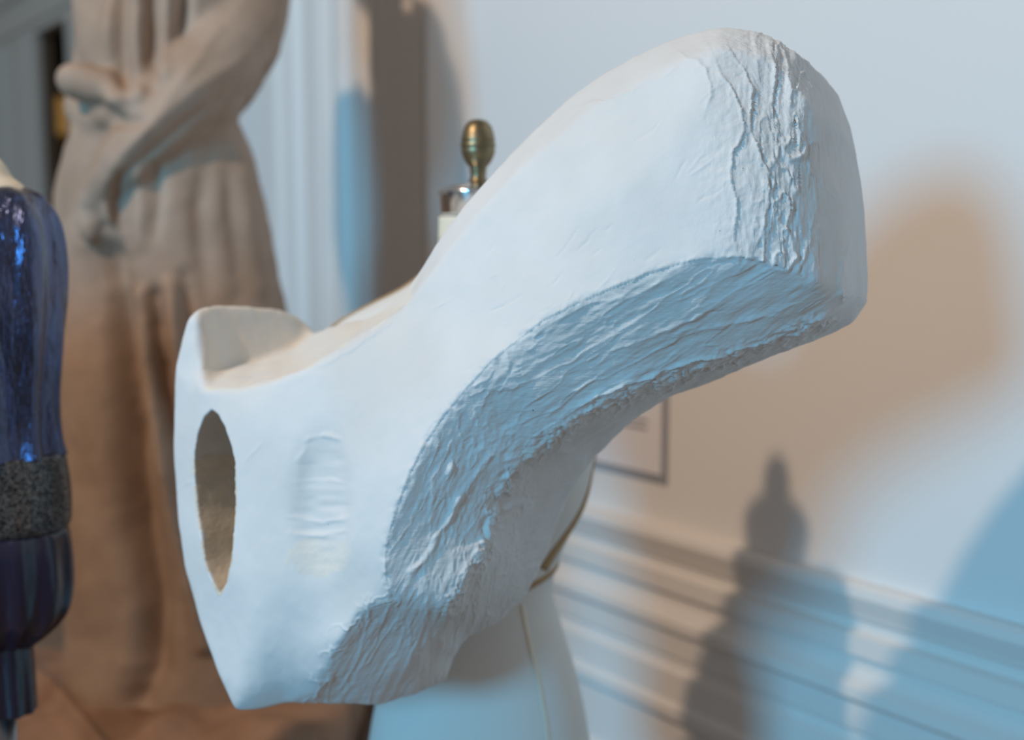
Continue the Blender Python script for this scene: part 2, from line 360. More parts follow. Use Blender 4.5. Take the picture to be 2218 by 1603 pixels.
def build_sculpture():
    V2, DD, E = [], [], []
    idx = {}
    def add(p):
        k = (p[0], p[1])
        if k not in idx: idx[k] = len(V2); V2.append(Vector((p[0], -p[1]))); DD.append(p[2])
        return idx[k]
    def line(pl, close=False):
        ids = [add(p) for p in pl]
        for a, b in zip(ids, ids[1:]): E.append((a, b))
        if close: E.append((ids[-1], ids[0]))
        return ids
    sil = line(SIL, True)
    for l in (TF, MIDE, FM, FB, BB, BL, EB, VW, VC): line(l)
    line([(430, 668, 1.30), (432, 700, 1.285)])
    for p in INN: add(p)
    r = geometry.delaunay_2d_cdt(V2, E, [], 1, 1e-5)
    verts2, faces, orig = r[0], r[2], r[3]
    pts3 = []
    for v, og in zip(verts2, orig):
        if og: d = DD[og[0]]
        else:
            ds = [((v-w).length, k) for k, w in enumerate(V2)]; ds.sort(); d = sum(DD[k]/(l+1e-3) for l, k in ds[:3])/sum(1/(l+1e-3) for l, k in ds[:3])
        pts3.append(P(v.x, -v.y, dm(d)))
    # index of the silhouette in the output
    o2n = {}
    for k, og in enumerate(orig):
        for o_ in og: o2n[o_] = k
    ring0 = [o2n[i] for i in sil]
    # keep only triangles inside the silhouette
    fc = []
    for f in faces:
        c = sum((verts2[i] for i in f), Vector((0, 0)))/len(f)
        if inpoly(np.array([c.x]), np.array([-c.y]), SIL)[0]: fc.append(tuple(f))
    n = len(SIL); S = np.array(SIL)
    area = sum(S[i][0]*S[(i+1) % n][1]-S[(i+1) % n][0]*S[i][1] for i in range(n))
    sg = 1 if area > 0 else -1
    def thick(p):
        x, y, d = p
        if x < 690 and y < 900: return max(.03, 1.52-d)
        if x < 1300 and y > 640: return (1.36-d) if x > 700 else (1.42-d)
        return .09
    rings = [ring0]
    for inw, fr in ((9, .35), (26, .75), (60, 1.0)):
        ids = []
        for i in range(n):
            a = S[(i-2) % n][:2]; b = S[(i+2) % n][:2]; t = b-a; t = t/np.linalg.norm(t); nn = np.array([-t[1], t[0]])*sg
            q = S[i][:2]+nn*inw*(.6 if S[i][0] < 690 and S[i][1] < 800 else 1)
            if S[i][0] < 690 and S[i][1] < 800 : q = S[i][:2]+np.array([inw*.2, inw*.8])
            ids.append(len(pts3)); pts3.append(P(q[0], q[1], dm(S[i][2]+fr*thick(S[i]))))
        rings.append(ids)
    for r0, r1 in zip(rings, rings[1:]):
        for i in range(n): j = (i+1) % n; fc.append((r0[i], r0[j], r1[j], r1[i]))
    last = rings[-1]; pl = [Vector((project(np.array([pts3[i]]))[0][0], -project(np.array([pts3[i]]))[1][0])) for i in last]
    rr_ = geometry.delaunay_2d_cdt(pl, [(i, (i+1) % n) for i in range(n)], [], 1, 1e-5)
    ex = {}
    for k, (v, og) in enumerate(zip(rr_[0], rr_[3])):
        if og: ex[k] = last[og[0]]
        else:
            kk = min(range(n), key=lambda i: (pl[i]-v).length); ex[k] = len(pts3); pts3.append(P(v.x, -v.y, project(np.array([pts3[last[kk]]]))[2][0]))
    for f in rr_[2]: fc.append(tuple(ex[i] for i in f))
    o = fixn(link_mesh('plaster_sculpture', pts3, fc, M_PLASTER))
    return o
sculpt = build_sculpture()
# pocket hole through the left plate and shallow niche
HOLE = [(457,888),(440,905),(427,940),(420,985),(421,1040),(427,1100),(436,1160),(444,1215),(456,1250),(475,1287),(490,1262),(500,1215),(505,1150),(508,1080),(508,1000),(500,965),(487,925),(472,898)]
def prism(pl, o, shift):
    dg = bpy.context.evaluated_depsgraph_get(); bv = BVHTree.FromObject(o, dg); mouth = []
    for x, y in pl:
        h = bv.ray_cast(CAM, (P(x, y, 1)-CAM).normalized())[0]; mouth.append(h if h else P(x, y, 1.43))
    n = len(pl); vs = [h-Vector(shift)*.5 for h in mouth]+[h+Vector(shift)*.8 for h in mouth]
    fs = [(k, (k+1) % n, n+(k+1) % n, n+k) for k in range(n)]+[tuple(range(n)), tuple(range(n, 2*n))]
    return fixn(link_mesh('cutter', vs, fs)), mouth
sculpt = remeshed(sculpt, .0045)
def boolean(o, c):
    md = o.modifiers.new('b', 'BOOLEAN'); md.operation = 'DIFFERENCE'; md.object = c; md.solver = 'EXACT'
    dg = bpy.context.evaluated_depsgraph_get(); me = bpy.data.meshes.new_from_object(o.evaluated_get(dg)); o.modifiers.clear(); o.data = me
    bpy.data.objects.remove(c)
_c = coords(sculpt.data); _x, _y, _d = project(_c)
_dm = np.minimum.reduce([polydist(_x, _y, l)[0] for l in (TF, MIDE, FB, BB, BL, VC, EB, SIL+[SIL[0]])])
laplace(sculpt.data, 60, .5*sm(12, 45, _dm)[:, None]); laplace(sculpt.data, 5)
cut, MOUTH = prism(HOLE, sculpt, (.17, .27, -.01))
boolean(sculpt, cut)
remeshed(sculpt, .0016)
laplace(sculpt.data, 4)
me = sculpt.data
c = coords(me); nr = normals(me); x, y, d = project(c)
front = (nr[:, 1] < .35)
# zones of the piece
ZB = FB + BL[1:] + [(560, 1560), (1000, 1560), (1400, 1560), (1990, 900), (1990, 660)]
band = inpoly(x, y, [(1900, 655)]+ZB)
dFB, _, _ = polydist(x, y, FB[1:]); dBB, sBB, _ = polydist(x, y, BB[:-4]); dMID, _, _ = polydist(x, y, MIDE); dBL, _, _ = polydist(x, y, BL)
sm = lambda a, b, v: np.clip((v-a)/(b-a), 0, 1)**2*(3-2*np.clip((v-a)/(b-a), 0, 1))
rough = np.where(band, .25+.75*sm(0, 14, dFB), .30*np.exp(-(dFB/16)**2))
rough = np.maximum(rough, .05)
endz = sm(1470, 1600, x)*(1-sm(690, 760, y))*(~band)*(1-.75*sm(1745, 1775, x))*(1-.0*y)
niche = np.array([(x-695)/58, (y-1090)/150]); nich = np.exp(-((niche**2).sum(0))**2)
# hand-worked relief
u1 = np.stack([x*.83-y*.56, x*.56+y*.83, d*900], 1)
low = fbm(c*22, 3)*.0016
ang = .55
along = x*math.cos(ang)-y*math.sin(ang); across = x*math.sin(ang)+y*math.cos(ang)
# the strokes turn downwards with the body
w = sm(1150, 900, x) if False else 1-sm(880, 1180, x)
a2 = 1.05
along = along*(1-w)+(x*math.cos(a2)-y*math.sin(a2))*w; across2 = across*(1-w)+(x*math.sin(a2)+y*math.cos(a2))*w
st = fbm(np.stack([along/150, across2/34, d*8], 1), 4, .55)
st2 = fbm(np.stack([along/60+9, across2/9, d*8], 1), 3, .6)
ridge = 1-np.abs(fbm(np.stack([along/170+31, across2/34, d*5], 1), 3)*1.6); ridge = np.clip(ridge, 0, 1)**6
disp = low*.45+rough*(st*.0011+st2*.0003+ridge*.0011)
lump = 1-np.abs(fbm(np.stack([x/60, y/60, d*9], 1), 4)*1.8); lump = np.clip(lump, 0, 1)**4
disp += np.exp(-(dBB/22)**2)*(lump*.0035+fbm(c*90, 3)*.0022)
disp += np.exp(-(dFB/10)**2)*fbm(c*120, 3)*.0012
disp += np.exp(-(dBL/25)**2)*lump*.002
# end of the head: vertical drags
ev = fbm(np.stack([x/14, y/95, d*10], 1), 4, .55); er = 1-np.abs(fbm(np.stack([x/26+5, y/120, d*9], 1), 3)*1.8); er = np.clip(er, 0, 1)**6
zone = np.exp(-((x-1700)/75)**2)*(1-sm(600, 680, y))*(~band)
disp += zone*(ev*.0016+er*.0026)+endz*fbm(c*160, 3)*.0005
# drawn ridges and lips (metres high, width in design units, one-sided step)
LINES = [([(1478,113),(1505,132),(1532,150),(1543,178),(1540,205),(1532,235)], .0018, 4, .0012),
 ([(1555,140),(1572,172),(1592,205),(1606,240),(1612,280),(1604,310),(1588,335),(1583,370),(1592,420),(1596,470),(1592,510),(1601,556)], .0022, 4.5, .0024),
 ([(1588,112),(1610,160),(1632,200),(1626,245),(1632,290),(1646,330),(1668,380),(1664,425),(1655,480),(1640,528)], .0022, 4.5, .0022),
 ([(1655,85),(1672,120),(1676,160),(1668,205),(1672,250)], .0026, 5, .001),
 ([(1697,300),(1698,335),(1712,346),(1738,336),(1746,312)], .0042, 6, .0),
 ([(1700,430),(1690,480),(1712,510),(1722,560),(1705,588),(1665,578),(1642,555)], .0026, 5, .001),
 ([(1838,518),(1828,570),(1818,610),(1822,650)], .0032, 5, 0), ([(1748,510),(1742,560),(1726,592)], .0034, 5, 0),
 ([(1255,232),(1310,214),(1380,190),(1440,163),(1475,140)], .0008, 3, .0008), ([(690,800),(740,765),(800,735),(840,705),(880,668)], .0010, 4, -.0006),
 ([(1075,965),(1030,1030),(985,1100),(940,1170),(905,1230),(875,1285)], .0038, 7, 0), ([(1130,985),(1085,1000),(1040,968)], .0022, 6, 0),
 ([(985,1000),(975,1040)], .004, 7, 0), ([(1060,1010),(1000,1085),(965,1110)], .0018, 7, 0), ([(1150,1085),(1075,1105),(1020,1150)], .003, 7, 0),
 ([(1800,700),(1650,742),(1500,778),(1400,818),(1310,850),(1230,895)], .0028, 6, .0014), ([(1840,660),(1740,700),(1600,745)], .0022, 5, 0),
 ([(1760,640),(1640,690),(1540,705),(1420,760)], .0018, 5, .0006), ([(1600,640),(1500,690),(1350,750),(1280,800)], .0013, 6, .0006),
 ([(1330,800),(1240,850),(1190,900),(1130,930)], .0016, 6, .0008), ([(1120,760),(1060,850),(1010,930)], .0012, 7, 0),
 ([(660,958),(645,1010),(640,1060)], .0012, 7, 0), ([(655,952),(700,940),(738,948)], .0020, 6, 0), ([(620,1120),(680,1136),(745,1125)], .0018, 5, 0), ([(625,1150),(690,1158),(750,1148)], .0016, 5, 0),
 ([(640,1045),(700,1040),(750,1052)], .0010, 6, 0), ([(1262,228),(1300,228),(1345,240)], .0006, 3, 0), ([(575,945),(555,975),(530,1000)], .0006, 4, 0), ([(380,1060),(420,1040)], .0006, 4, 0)]
_rs = random.Random(21)
for _i in range(34):
    t_ = _rs.random(); bx_, by_ = 900+t_*620, 820-t_*480+_rs.uniform(-150, 170); a_ = -.75+_rs.uniform(-.35, .35); l_ = _rs.uniform(12, 90)
    LINES.append(([(bx_, by_), (bx_+l_*.5*math.cos(a_), by_+l_*.5*math.sin(a_)+2), (bx_+l_*math.cos(a_), by_+l_*math.sin(a_))], _rs.choice((-.0007, .0006, -.0005)), 3, 0))
jx = fbm(np.stack([x/40, y/40, d*0+3], 1), 3)*5; jy = fbm(np.stack([x/40, y/40, d*0+8], 1), 3)*5
for pl, h, wd_, stp in LINES:
    dd, sg, tt = polydist(x+jx, y+jy, pl)
    taper = np.sin(np.clip(tt, .04, .96)*math.pi)**.5
    hv = .75+.5*vnoise(np.stack([x/22, y/22, d], 1))
    disp += front*h*hv*taper*np.exp(-(dd/wd_)**2)
    if stp: disp += front*taper*np.where(sg*np.sign(stp) > 0, 1, 0)*abs(stp)*np.exp(-(dd/38))
disp += -.012*nich*front+nich*front*fbm(np.stack([x/90, y/26, d], 1), 2)*.0014
# thin pasted skin edge along the front face
disp += front*(~band)*np.exp(-(dFB/30))*.0012
c += nr*disp[:, None]
# pocket interior stays rough only
setco(me, c)
for nm, arr in (('rough', rough*.7), ('endrough', np.maximum(endz*.5+zone*.5, .03))):
    at = me.attributes.new(nm, 'FLOAT', 'POINT'); at.data.foreach_set('value', arr.astype(np.float32))
me.materials.clear()
for m_ in (M_PLASTER, M_RAW, M_CREAMPL): me.materials.append(m_)
# pocket faces: raw beige; valley floor: cream
nf = len(me.polygons); fcn = np.empty(nf*3); me.polygons.foreach_get('center', fcn); fcn = fcn.reshape(-1, 3)
fnn = np.empty(nf*3); me.polygons.foreach_get('normal', fnn); fnn = fnn.reshape(-1, 3)
fx, fy, fd = project(fcn)
# points are inside the cutter if, slid back along its axis, they fall inside the mouth
ax = np.array([.17, .27, -.01]); mi = np.zeros(nf, np.int32)
q0 = fcn.copy(); axn = ax/np.linalg.norm(ax); e1 = np.cross(axn, [0, 0, 1]); e1 /= np.linalg.norm(e1); e2 = np.cross(axn, e1)
MO = np.array([tuple(h) for h in MOUTH]); m2 = [(float(h@e1), float(h@e2)) for h in MO]; mc = MO.mean(0)
ux, uy = fcn@e1, fcn@e2; dh, _, _ = polydist(ux, uy, m2+[m2[0]])
ins = inpoly(ux, uy, m2) | (dh < .0035)
dep = (fcn-mc)@axn
dml = np.linalg.norm(MO[None, ::2]-fcn[np.where(ins)[0]][:, None], axis=2).min(1)
near = np.zeros(nf, bool); near[np.where(ins)[0]] = dml < .007
mi[ins & (dep > -.06) & (~near) & (dep < .25) & (fy > 985+vnoise(fcn*70)*14)] = 1
VALF = TF[:8]+[(870, 635), (830, 672), (790, 685), (700, 700), (678, 705), (560, 740), (430, 700)]
valley = inpoly(fx, fy+fbm(fcn*60, 2)*9, [(430, 650), (560, 640), (690, 640), (905, 600)]+[p[:2] for p in TF[:8]][::-1]) & (fnn[:, 1] < .8) & (fx > 431)
mi[valley & (mi == 0)] = 2
low_n = (((fx-690)/70)**2+((fy-1205)/42)**2+vnoise(fcn*120)*.35 < 1) & (fnn[:, 1] < .2)
mi[low_n] = 2
me.polygons.foreach_set('material_index', mi)
me.polygons.foreach_set('use_smooth', np.ones(nf, bool)); me.update()
tag(sculpt, 'large white plaster sculpture with rough trowelled end and oval hole, fixed to dress form', 'sculpture')

# ------------------------------------------------------------------ dress form behind the sculpture
FD = 1.70; FX = 1035
SEC = [(470,84,.056),(530,86,.058),(552,92,.06),(590,118,.062),(625,166,.067),(657,230,.074),(690,293,.08),(718,325,.086),(745,328,.09),(810,306,.098),(900,276,.112),(1000,256,.122),(1100,236,.115),(1200,190,.1),(1290,165,.09),(1380,184,.1),(1480,214,.115),(1603,242,.13),(1750,262,.135),(1850,255,.13)]
secs = []
for (py, hw, dh_) in SEC:
    p = P(FX, py, FD); secs.append((p.z, hw/F*FD, dh_))
secs = np.array(secs); sp = smoothprof(secs, 110)
form_c = P(FX, 900, FD); FXW = P(FX, 801, FD).x; FYW = P(FX, 801, FD).y+.02
def form_pt(a, z, off=0):
    hw = np.interp(z, sp[::-1, 0], sp[::-1, 1])+off; hd = np.interp(z, sp[::-1, 0], sp[::-1, 2])+off
    ca, sa = math.cos(a), math.sin(a); e = .9
    return (FXW+hw*math.copysign(abs(ca)**e, ca), FYW-hd*math.copysign(abs(sa)**e, sa), z)
form = empty('dress_form', (FXW, FYW, 0), 'pale cloth dress form with brass finial and chrome neck cap behind the plaster sculpture', 'dress form')
vs, fs = [], []; seg = 72; zs = sp[:, 0]
zneck = P(FX, 520, FD).z
def form_loft(name, zl, m):
    vs, fs = [], []
    for z in zl:
        for k in range(seg): vs.append(form_pt(2*math.pi*k/seg, z))
    for i in range(len(zl)-1):
        for k in range(seg): fs.append((i*seg+k, i*seg+(k+1) % seg, (i+1)*seg+(k+1) % seg, (i+1)*seg+k))
    fs.append(tuple(range(seg))); fs.append(tuple((len(zl)-1)*seg+k for k in range(seg)))
    o = fixn(link_mesh(name, vs, fs, m)); reparent(o, form); return o
form_loft('torso', [z for z in zs if z < zneck]+[], M_CLOTH) if False else form_loft('torso', sorted([z for z in zs if z < zneck-.0005]+[zneck]), M_CLOTH)
form_loft('neck', sorted([z for z in zs if z > zneck]+[zneck]), M_CREAM)
def strip(name, path, m, width=.006, th=.002, off=.0):
    """tape on the cloth; path is (angle, z)"""
    P3 = [np.array(form_pt(a, z, off)) for a, z in path]
    vs, fs = [], []
    for i, p in enumerate(P3):
        t = P3[min(i+1, len(P3)-1)]-P3[max(i-1, 0)]; t /= np.linalg.norm(t)+1e-9
        nn = p-np.array([FXW, FYW, p[2]]); nn /= np.linalg.norm(nn)+1e-9; b = np.cross(t, nn); b /= np.linalg.norm(b)+1e-9
        for (u_, v_) in ((-1, -.6), (-1, .7), (0, 1), (1, .7), (1, -.6)): vs.append(p+b*u_*width/2+nn*v_*th)
    for i in range(len(P3)-1):
        for k in range(5): fs.append((i*5+k, i*5+(k+1) % 5, (i+1)*5+(k+1) % 5, (i+1)*5+k))
    fs.append(tuple(range(5))); fs.append(tuple(len(P3)*5-5+k for k in range(5)))
    o = fixn(link_mesh(name, vs, fs, m)); reparent(o, form); return o
def zf(py): return P(FX, py, FD-.06).z
R = math.radians
strip('waist_tape', [(2*math.pi*k/60, zf(1302)+.028*math.cos(2*math.pi*k/60)-.012*math.sin(2*math.pi*k/60)) for k in range(61)], M_TAPE, .010, .002)
strip('side_strip', [(R(2+38*f**1.3), zf(1000+255*f)) for f in np.linspace(0, 1, 24)], M_TAPE, .020, .0022)
strip('shoulder_piping', [(R(172), P(FX, 575+140*f, FD).z) for f in np.linspace(0, 1, 24)], M_TAPE, .016, .004)
strip('front_seam', [(R(57-4*math.sin(f*3)), zf(1330+500*f)) for f in np.linspace(0, 1, 30)], M_CREAM, .006, .0018)
# neck cap and finial
zc = lambda py: P(FX, py, FD).z
k_ = FD/F
cap = lathe('neck_cap', [(.001, zc(466)), (.055, zc(466)), (.0575, zc(462)), (.0600, zc(425)), (.0625, zc(418)), (.0615, zc(413)), (.055, zc(409)), (.030, zc(400)), (.018, zc(396)), (.001, zc(396))], FXW+.002, FYW, M_CHROME, form)
FP = [(.001,262),(9,262),(20,266),(29,277),(34,292),(36,304),(37,308),(35,311),(38,315),(38,320),(35,323),(37,327),(36,333),(33,342),(28,352),(21,361),(17,366),(19,370),(17,374),(17,388),(20,392),(22,397),(30,400),(34,405),(.001,405)]
lathe('finial', [(max(r, .05)*k_, zc(yy)) for r, yy in FP], FXW+.001, FYW, M_BRASS, form)
zb = zs.min()
lathe('stand_pole', [(.0125, .03), (.0125, zb+.01)], FXW, FYW, M_STEEL, form, 20)
lathe('stand_base', [(.17, 0), (.175, .006), (.16, .018), (.05, .028), (.02, .05), (.013, .06)], FXW, FYW, M_STEEL, form)

# ------------------------------------------------------------------ brown draped statue
SD = 2.42
def capsule_bm(bm, p0, p1, r0, r1, seg=16):
    p0, p1 = Vector(p0), Vector(p1); dv = p1-p0; q = dv.to_track_quat('Z', 'Y'); rings = []
    prof = [(-r0*math.cos(a), r0*math.sin(a)) for a in np.linspace(.15, math.pi/2, 5)]
    prof = [(z, r) for z, r in prof]+[(dv.length+r1*math.sin(a), r1*math.cos(a)) for a in np.linspace(0, math.pi/2-.15, 5)]
    for z, r in prof:
        rings.append([bm.verts.new(p0+q @ Vector((r*math.cos(2*math.pi*k/seg), r*math.sin(2*math.pi*k/seg), z))) for k in range(seg)])
    for a, b in zip(rings, rings[1:]):
        for k in range(seg): bm.faces.new((a[k], a[(k+1) % seg], b[(k+1) % seg], b[k]))
    bm.faces.new(rings[0][::-1]); bm.faces.new(rings[-1])
def ell_bm(bm, c, r, rot=0):
    m = Matrix.Translation(c) @ Matrix.Rotation(rot, 4, 'Y') @ Matrix.Diagonal((*r, 1))
    bmesh.ops.create_uvsphere(bm, u_segments=24, v_segments=16, radius=1, matrix=m)
def chain(bm, pts):
    for (a, ra), (b, rb) in zip(pts, pts[1:]): capsule_bm(bm, a, b, ra, rb)
bm = bmesh.new()
SS = [(-480,345,435,.055),(-435,330,455,.07),(-400,260,510,.09),(-360,200,545,.11),(-310,175,560,.12),(-230,180,560,.14),(-140,200,545,.13),(0,205,555,.12),(80,200,520,.12),(160,205,505,.12),(230,200,508,.125),(300,180,530,.13),(380,160,556,.14),(470,150,578,.15),(560,150,590,.155),(665,145,614,.16),(800,128,640,.17),(1000,118,655,.18),(1200,122,660,.185),(1350,125,660,.19),(1460,120,655,.20),(1530,120,650,.20)]
rows = [];
arr = []
for py, xl, xr, dh_ in SS:
    a = P(xl, py, SD); b = P(xr, py, SD); arr.append((a.z, (a.x+b.x)/2, (b.x-a.x)/2, dh_))
arr = smoothprof(arr, 90); yst = P(350, 801, SD).y; sgm = 64
for z, cx, hw, hd in arr:
    rows.append([bm.verts.new((cx+hw*math.cos(2*math.pi*k/sgm), yst+hd*math.sin(2*math.pi*k/sgm), z)) for k in range(sgm)])
for a, b in zip(rows, rows[1:]):
    for k in range(sgm): bm.faces.new((a[k], a[(k+1) % sgm], b[(k+1) % sgm], b[k]))
bm.faces.new(rows[0]); bm.faces.new(rows[-1][::-1])
# head, neck, hair
ell_bm(bm, P(395, -620, SD), (.105, .125, .150)); ell_bm(bm, P(395, -635, SD+.04), (.125, .125, .155)); ell_bm(bm, P(395, -595, SD-.12), (.017, .025, .028))
capsule_bm(bm, P(395, -490, SD), P(392, -380, SD), .068, .08)
ell_bm(bm, P(215, -330, SD), (.075, .10, .085)); ell_bm(bm, P(525, -330, SD), (.078, .10, .085))
# right-hand arm of the picture: wide sleeve running down to the left hand side
chain(bm, [(P(530, -320, SD), .080), (P(550, -180, SD), .080), (P(545, -30, SD-.02), .085), (P(520, 50, SD-.05), .090), (P(470, 125, SD-.10), .088), (P(400, 200, SD-.15), .078), (P(330, 280, SD-.18), .066), (P(265, 350, SD-.19), .054), (P(222, 400, SD-.185), .040), (P(203, 430, SD-.18), .030)])
chain(bm, [(P(540, 60, SD-.02), .050), (P(508, 150, SD-.05), .055), (P(450, 235, SD-.09), .060), (P(380, 320, SD-.1), .050)])
chain(bm, [(P(552, 0, SD), .035), (P(548, 80, SD-.01), .034), (P(512, 175, SD-.02), .028)])
# hanging sleeve pouch under the forearm
ell_bm(bm, P(290, 425, SD-.11), (.085, .06, .105)); ell_bm(bm, P(345, 385, SD-.10), (.06, .06, .09))
# hand of that arm with fingers hanging down
ell_bm(bm, P(196, 432, SD-.175), (.030, .018, .036))
for k, (dx, ln) in enumerate(((-20, 60), (-9, 74), (3, 78), (14, 66))):
    chain(bm, [(P(196+dx, 450, SD-.18), .0095), (P(194+dx, 450+ln*.5, SD-.185), .0088), (P(196+dx*.9, 450+ln, SD-.175), .0075)])
chain(bm, [(P(215, 420, SD-.185), .011), (P(232, 450, SD-.195), .010), (P(236, 480, SD-.19), .0085)])
# other arm: upper arm, forearm under, hand closed on a roll
chain(bm, [(P(210, -320, SD), .078), (P(195, -180, SD), .073), (P(225, -20, SD), .062), (P(215, 110, SD-.02), .05), (P(185, 235, SD-.06), .042), (P(215, 262, SD-.14), .036), (P(245, 240, SD-.19), .028)])
chain(bm, [(P(162, 172, SD-.20), .036), (P(230, 194, SD-.19), .037), (P(310, 226, SD-.17), .034)])
ell_bm(bm, P(262, 222, SD-.21), (.034, .022, .03))
for k in range(4):
    bx_ = 240+k*13; chain(bm, [(P(bx_, 238, SD-.225), .0095), (P(bx_-4, 215, SD-.24), .009), (P(bx_-6, 192, SD-.222), .008)])
chain(bm, [(P(285, 232, SD-.22), .011), (P(296, 212, SD-.235), .0095), (P(290, 192, SD-.225), .008)])
# mantle falling at left edge
chain(bm, [(P(185, 330, SD-.05), .045), (P(150, 420, SD-.06), .032), (P(152, 520, SD-.07), .03), (P(160, 640, SD-.08), .035)])
me = bpy.data.meshes.new('draped_statue'); bmesh.ops.recalc_face_normals(bm, faces=bm.faces); bm.to_mesh(me); bm.free()
st_o = bpy.data.objects.new('draped_statue', me); COL.objects.link(st_o); me.materials.append(M_STONE)
remeshed(st_o, .006); me = st_o.data; laplace(me, 7)
c = coords(me); nr = normals(me); x, y, d = project(c); fr = sm(.2, -.2, nr[:, 1]) if False else (nr[:, 1] < .2)*1.0
disp = fbm(c*9, 3)*.004
FOLDS = [([(268,-360),(262,100),(275,220)], -.016, 16), ([(300,-360),(296,90),(305,200)], .016, 13), ([(335,-360),(330,80),(330,190)], -.024, 14), ([(365,-380),(360,60),(352,160)], .016, 12), ([(395,-380),(402,20),(392,70)], -.026, 12), ([(240,0),(236,120)], .010, 14),
 ([(240,560),(255,700),(272,850),(285,1000),(300,1150),(335,1320),(330,1450),(300,1520)], -.085, 36), ([(225,640),(236,780),(262,900)], .014, 26),
 ([(300,640),(316,780),(345,950),(372,1120),(410,1280),(440,1400)], .040, 17), ([(338,640),(352,760),(380,920),(405,1080)], -.040, 15), ([(370,620),(380,740),(402,900)], .034, 17), ([(400,600),(410,700),(440,850)], -.020, 16),
 ([(450,330),(430,450),(440,560),(450,700)], -.014, 24), ([(520,300),(535,450),(560,620)], .010, 26), ([(490,320),(505,460),(520,640)], -.008, 18),
 ([(230,395),(265,330),(340,265),(420,190),(520,130)], .007, 12), ([(250,410),(300,355),(380,285),(470,210)], -.010, 10), ([(270,330),(350,235),(430,130),(470,60)], .006, 12),
 ([(260,380),(255,450),(270,520)], -.012, 12), ([(300,370),(305,450),(300,530)], .012, 12), ([(335,360),(345,430),(335,510)], -.012, 12),
 ([(215,230),(250,262),(300,262)], -.020, 12), ([(180,560),(200,680)], -.010, 18), ([(150,700),(180,850),(200,1000)], .012, 34), ([(170,1100),(200,1250),(190,1400)], .014, 40)]
for pl, h, w_ in FOLDS:
    dd, sg, tt = polydist(x, y, pl); disp += fr*h*np.exp(-(dd/w_)**2)*np.sin(np.clip(tt, .06, .94)*math.pi)**.4
back = (1-fr); th = np.arctan2(c[:, 1]-yst, c[:, 0]+.72); disp += back*.014*np.sin(th*26+c[:, 2]*2)*(c[:, 2] < 1.9)
c += nr*disp[:, None]; setco(me, c); laplace(me, 3)
for p in me.polygons: p.use_smooth = True
tag(st_o, 'tall brown statue of a robed figure with crossed forearms, standing at the left', 'statue')
# rocky base belonging to the statue (its own child)
zb0 = arr[:, 0].min()
bx0 = P(330, 801, SD).x
n1, n2 = 90, 60; vs, fs = [], []
X0, X1, Y0, Y1 = bx0-.42, bx0+.42, yst-.36, yst+.30
gx, gy = np.meshgrid(np.linspace(X0, X1, n1), np.linspace(Y0, Y1, n2)); pz = np.stack([gx.ravel(), gy.ravel(), gx.ravel()*0], 1)
top = zb0+.02+fbm(pz*4, 4)*.018
tx_, ty_, _ = project(np.stack([gx.ravel(), gy.ravel(), top], 1))
ed = np.minimum.reduce([gx.ravel()-X0, X1-gx.ravel(), gy.ravel()-Y0, Y1-gy.ravel()]); top -= .03*np.exp(-ed/.02)
for pl, h, w_ in (([(30,1430),(110,1500),(160,1560),(230,1640)], .035, 16), ([(330,1600),(420,1530),(520,1470)], .03, 30), ([(560,1580),(680,1600)], .02, 30)):
    dd, sg, tt = polydist(tx_, ty_, pl); top += h*np.exp(-(dd/w_)**2)
vs = [(a, b, z) for a, b, z in zip(gx.ravel(), gy.ravel(), top)]
for j in range(n2-1):
    for i in range(n1-1): fs.append((j*n1+i, j*n1+i+1, (j+1)*n1+i+1, (j+1)*n1+i))
border = [i for i in range(n1)]+[j*n1+n1-1 for j in range(1, n2)]+[(n2-1)*n1+i for i in range(n1-2, -1, -1)]+[j*n1 for j in range(n2-2, 0, -1)]
zlow = zb0-.10; b0 = len(vs)
vs += [(vs[i][0], vs[i][1], zlow) for i in border]; nb = len(border)
for k in range(nb): fs.append((border[k], border[(k+1) % nb], b0+(k+1) % nb, b0+k))
fs.append(tuple(range(b0, b0+nb)))
bo = fixn(link_mesh('base', vs, fs, M_BASE)); bo.parent = st_o
md = bo.modifiers.new('b', 'BEVEL'); md.width = .004; md.limit_method = 'ANGLE'
M_PL = mat('plinth_paint', (.10, .06, .045), .5, col2=(.13, .08, .06), vscale=8, bump=.2, bscale=50)
def boxm(name, x0, x1, y0, y1, z0, z1, m, bev=.006):
    o = fixn(link_mesh(name, [(a, b, c_) for a in (x0, x1) for b in (y0, y1) for c_ in (z0, z1)], [(0, 1, 3, 2), (4, 6, 7, 5), (0, 4, 5, 1), (2, 3, 7, 6), (0, 2, 6, 4), (1, 5, 7, 3)], m, smooth=False))
    mm = o.modifiers.new('b', 'BEVEL'); mm.width = bev; mm.segments = 3; return o
pl_ = empty('plinth', ((X0+X1)/2, (Y0+Y1)/2, 0), 'dark brown plinth carrying the robed statue', 'plinth')
for nm, g_, z0, z1 in (('plinth_foot', .02, 0, .08), ('plinth_body', .0, .08, zlow-.04), ('plinth_cap', .02, zlow-.04, zlow)):
    reparent(boxm(nm, X0-g_, X1+g_, Y0-g_, Y1+g_, z0, z1, M_PL), pl_)

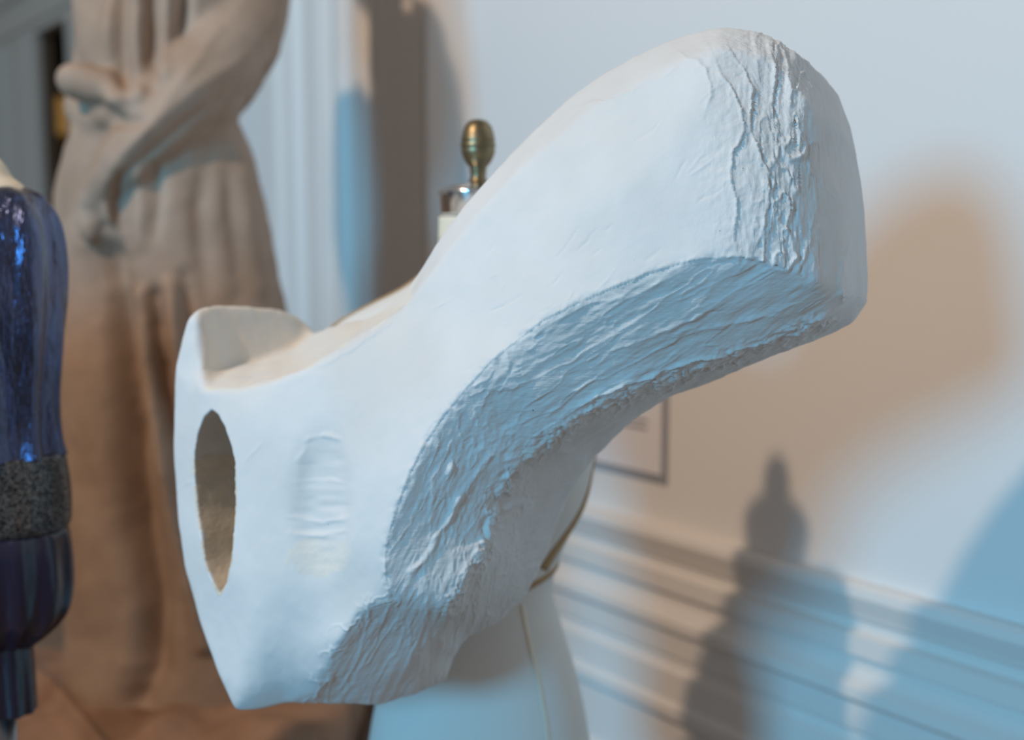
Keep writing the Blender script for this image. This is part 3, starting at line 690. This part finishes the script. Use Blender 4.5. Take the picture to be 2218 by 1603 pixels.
# ------------------------------------------------------------------ navy satin dress on a form at the far left
BD = 1.60; BX = -22
b0_ = P(BX, 801, BD); bxw, byw = b0_.x, b0_.y
navy = empty('dressed_mannequin', (bxw, byw, 0), 'mannequin at the left edge in glossy navy satin with a sparkling grey sash', 'mannequin')
def nz(py): return P(BX, py, BD).z
def nl(name, pr, m, fold=.0, nfold=14, n=70, tw=0., seed=1, closed=True, seg=120):
    p = smoothprof([(nz(py), r/F*BD) for py, r in pr], n); vs, fs = [], []
    ph = random.Random(seed).random()*6
    for z, r in p:
        f = (p[0][0]-z)/(p[0][0]-p[-1][0]+1e-9)
        for k in range(seg):
            a = 2*math.pi*k/seg+tw*f
            rr2 = max(r, .001)+fold*(.35+.65*f)*(math.sin(a*nfold+ph)+.6*math.sin(a*nfold*.37+ph*2+f*2))*min(1, r/.05)
            vs.append((bxw+rr2*math.cos(a), byw+.8*rr2*math.sin(a), z))
    for i in range(len(p)-1):
        for k in range(seg): fs.append((i*seg+k, i*seg+(k+1) % seg, (i+1)*seg+(k+1) % seg, (i+1)*seg+k))
    fs.append(tuple(range(seg))); fs.append(tuple((len(p)-1)*seg+k for k in range(seg)))
    o = fixn(link_mesh(name, vs, fs, m)); reparent(o, navy); return o
nl('neck', [(345, 40), (360, 52), (385, 66), (402, 86), (414, 96)], M_CREAM, 0)
nl('bodice', [(404, 70), (412, 98), (430, 126), (470, 152), (520, 163), (580, 166), (660, 162), (760, 152), (860, 140), (940, 138), (990, 146)], M_NAVY, .0085, 9, tw=.4)
M_SASH = bpy.data.materials.new('sparkling_sash'); M_SASH.use_nodes = True
_n = M_SASH.node_tree; _b = _n.nodes['Principled BSDF']; _b.inputs['Roughness'].default_value = .35; _b.inputs['Metallic'].default_value = .6
_v = _n.nodes.new('ShaderNodeTexVoronoi'); _v.inputs['Scale'].default_value = 650
_tc = _n.nodes.new('ShaderNodeTexCoord'); _n.links.new(_tc.outputs['Object'], _v.inputs['Vector'])
_r = _n.nodes.new('ShaderNodeValToRGB'); _r.color_ramp.elements[0].color = (.01, .01, .011, 1); _r.color_ramp.elements[1].color = (.30, .28, .27, 1); _r.color_ramp.elements[0].position = .35; _r.color_ramp.elements[1].position = 1
_s = _n.nodes.new('ShaderNodeSeparateColor'); _n.links.new(_v.outputs['Color'], _s.inputs[0]); _n.links.new(_s.outputs[0], _r.inputs[0]); _n.links.new(_r.outputs[0], _b.inputs['Base Color'])
_bp = _n.nodes.new('ShaderNodeBump'); _bp.inputs['Distance'].default_value = .002; _n.links.new(_s.outputs[1], _bp.inputs['Height']); _n.links.new(_bp.outputs[0], _b.inputs['Normal'])
nl('sash', [(984, 138), (990, 148), (1020, 154), (1070, 158), (1120, 157), (1148, 152), (1155, 142)], M_SASH, .0008, 30)
nl('peplum', [(1150, 140), (1170, 152), (1240, 156), (1300, 152), (1345, 140), (1375, 118), (1400, 92), (1420, 66)], M_NAVY2, .005, 13, tw=.5, seed=3)
nl('skirt', [(1395, 60), (1450, 62), (1540, 64), (1575, 64)], M_NAVY2, .003, 9, seed=5)
lathe('stand_pole', [(.0125, .03), (.0125, nz(1570))], bxw, byw, M_STEEL, navy, 20)
lathe('stand_base', [(.10, 0), (.105, .006), (.09, .018), (.05, .028), (.013, .06)], bxw, byw, M_STEEL, navy)
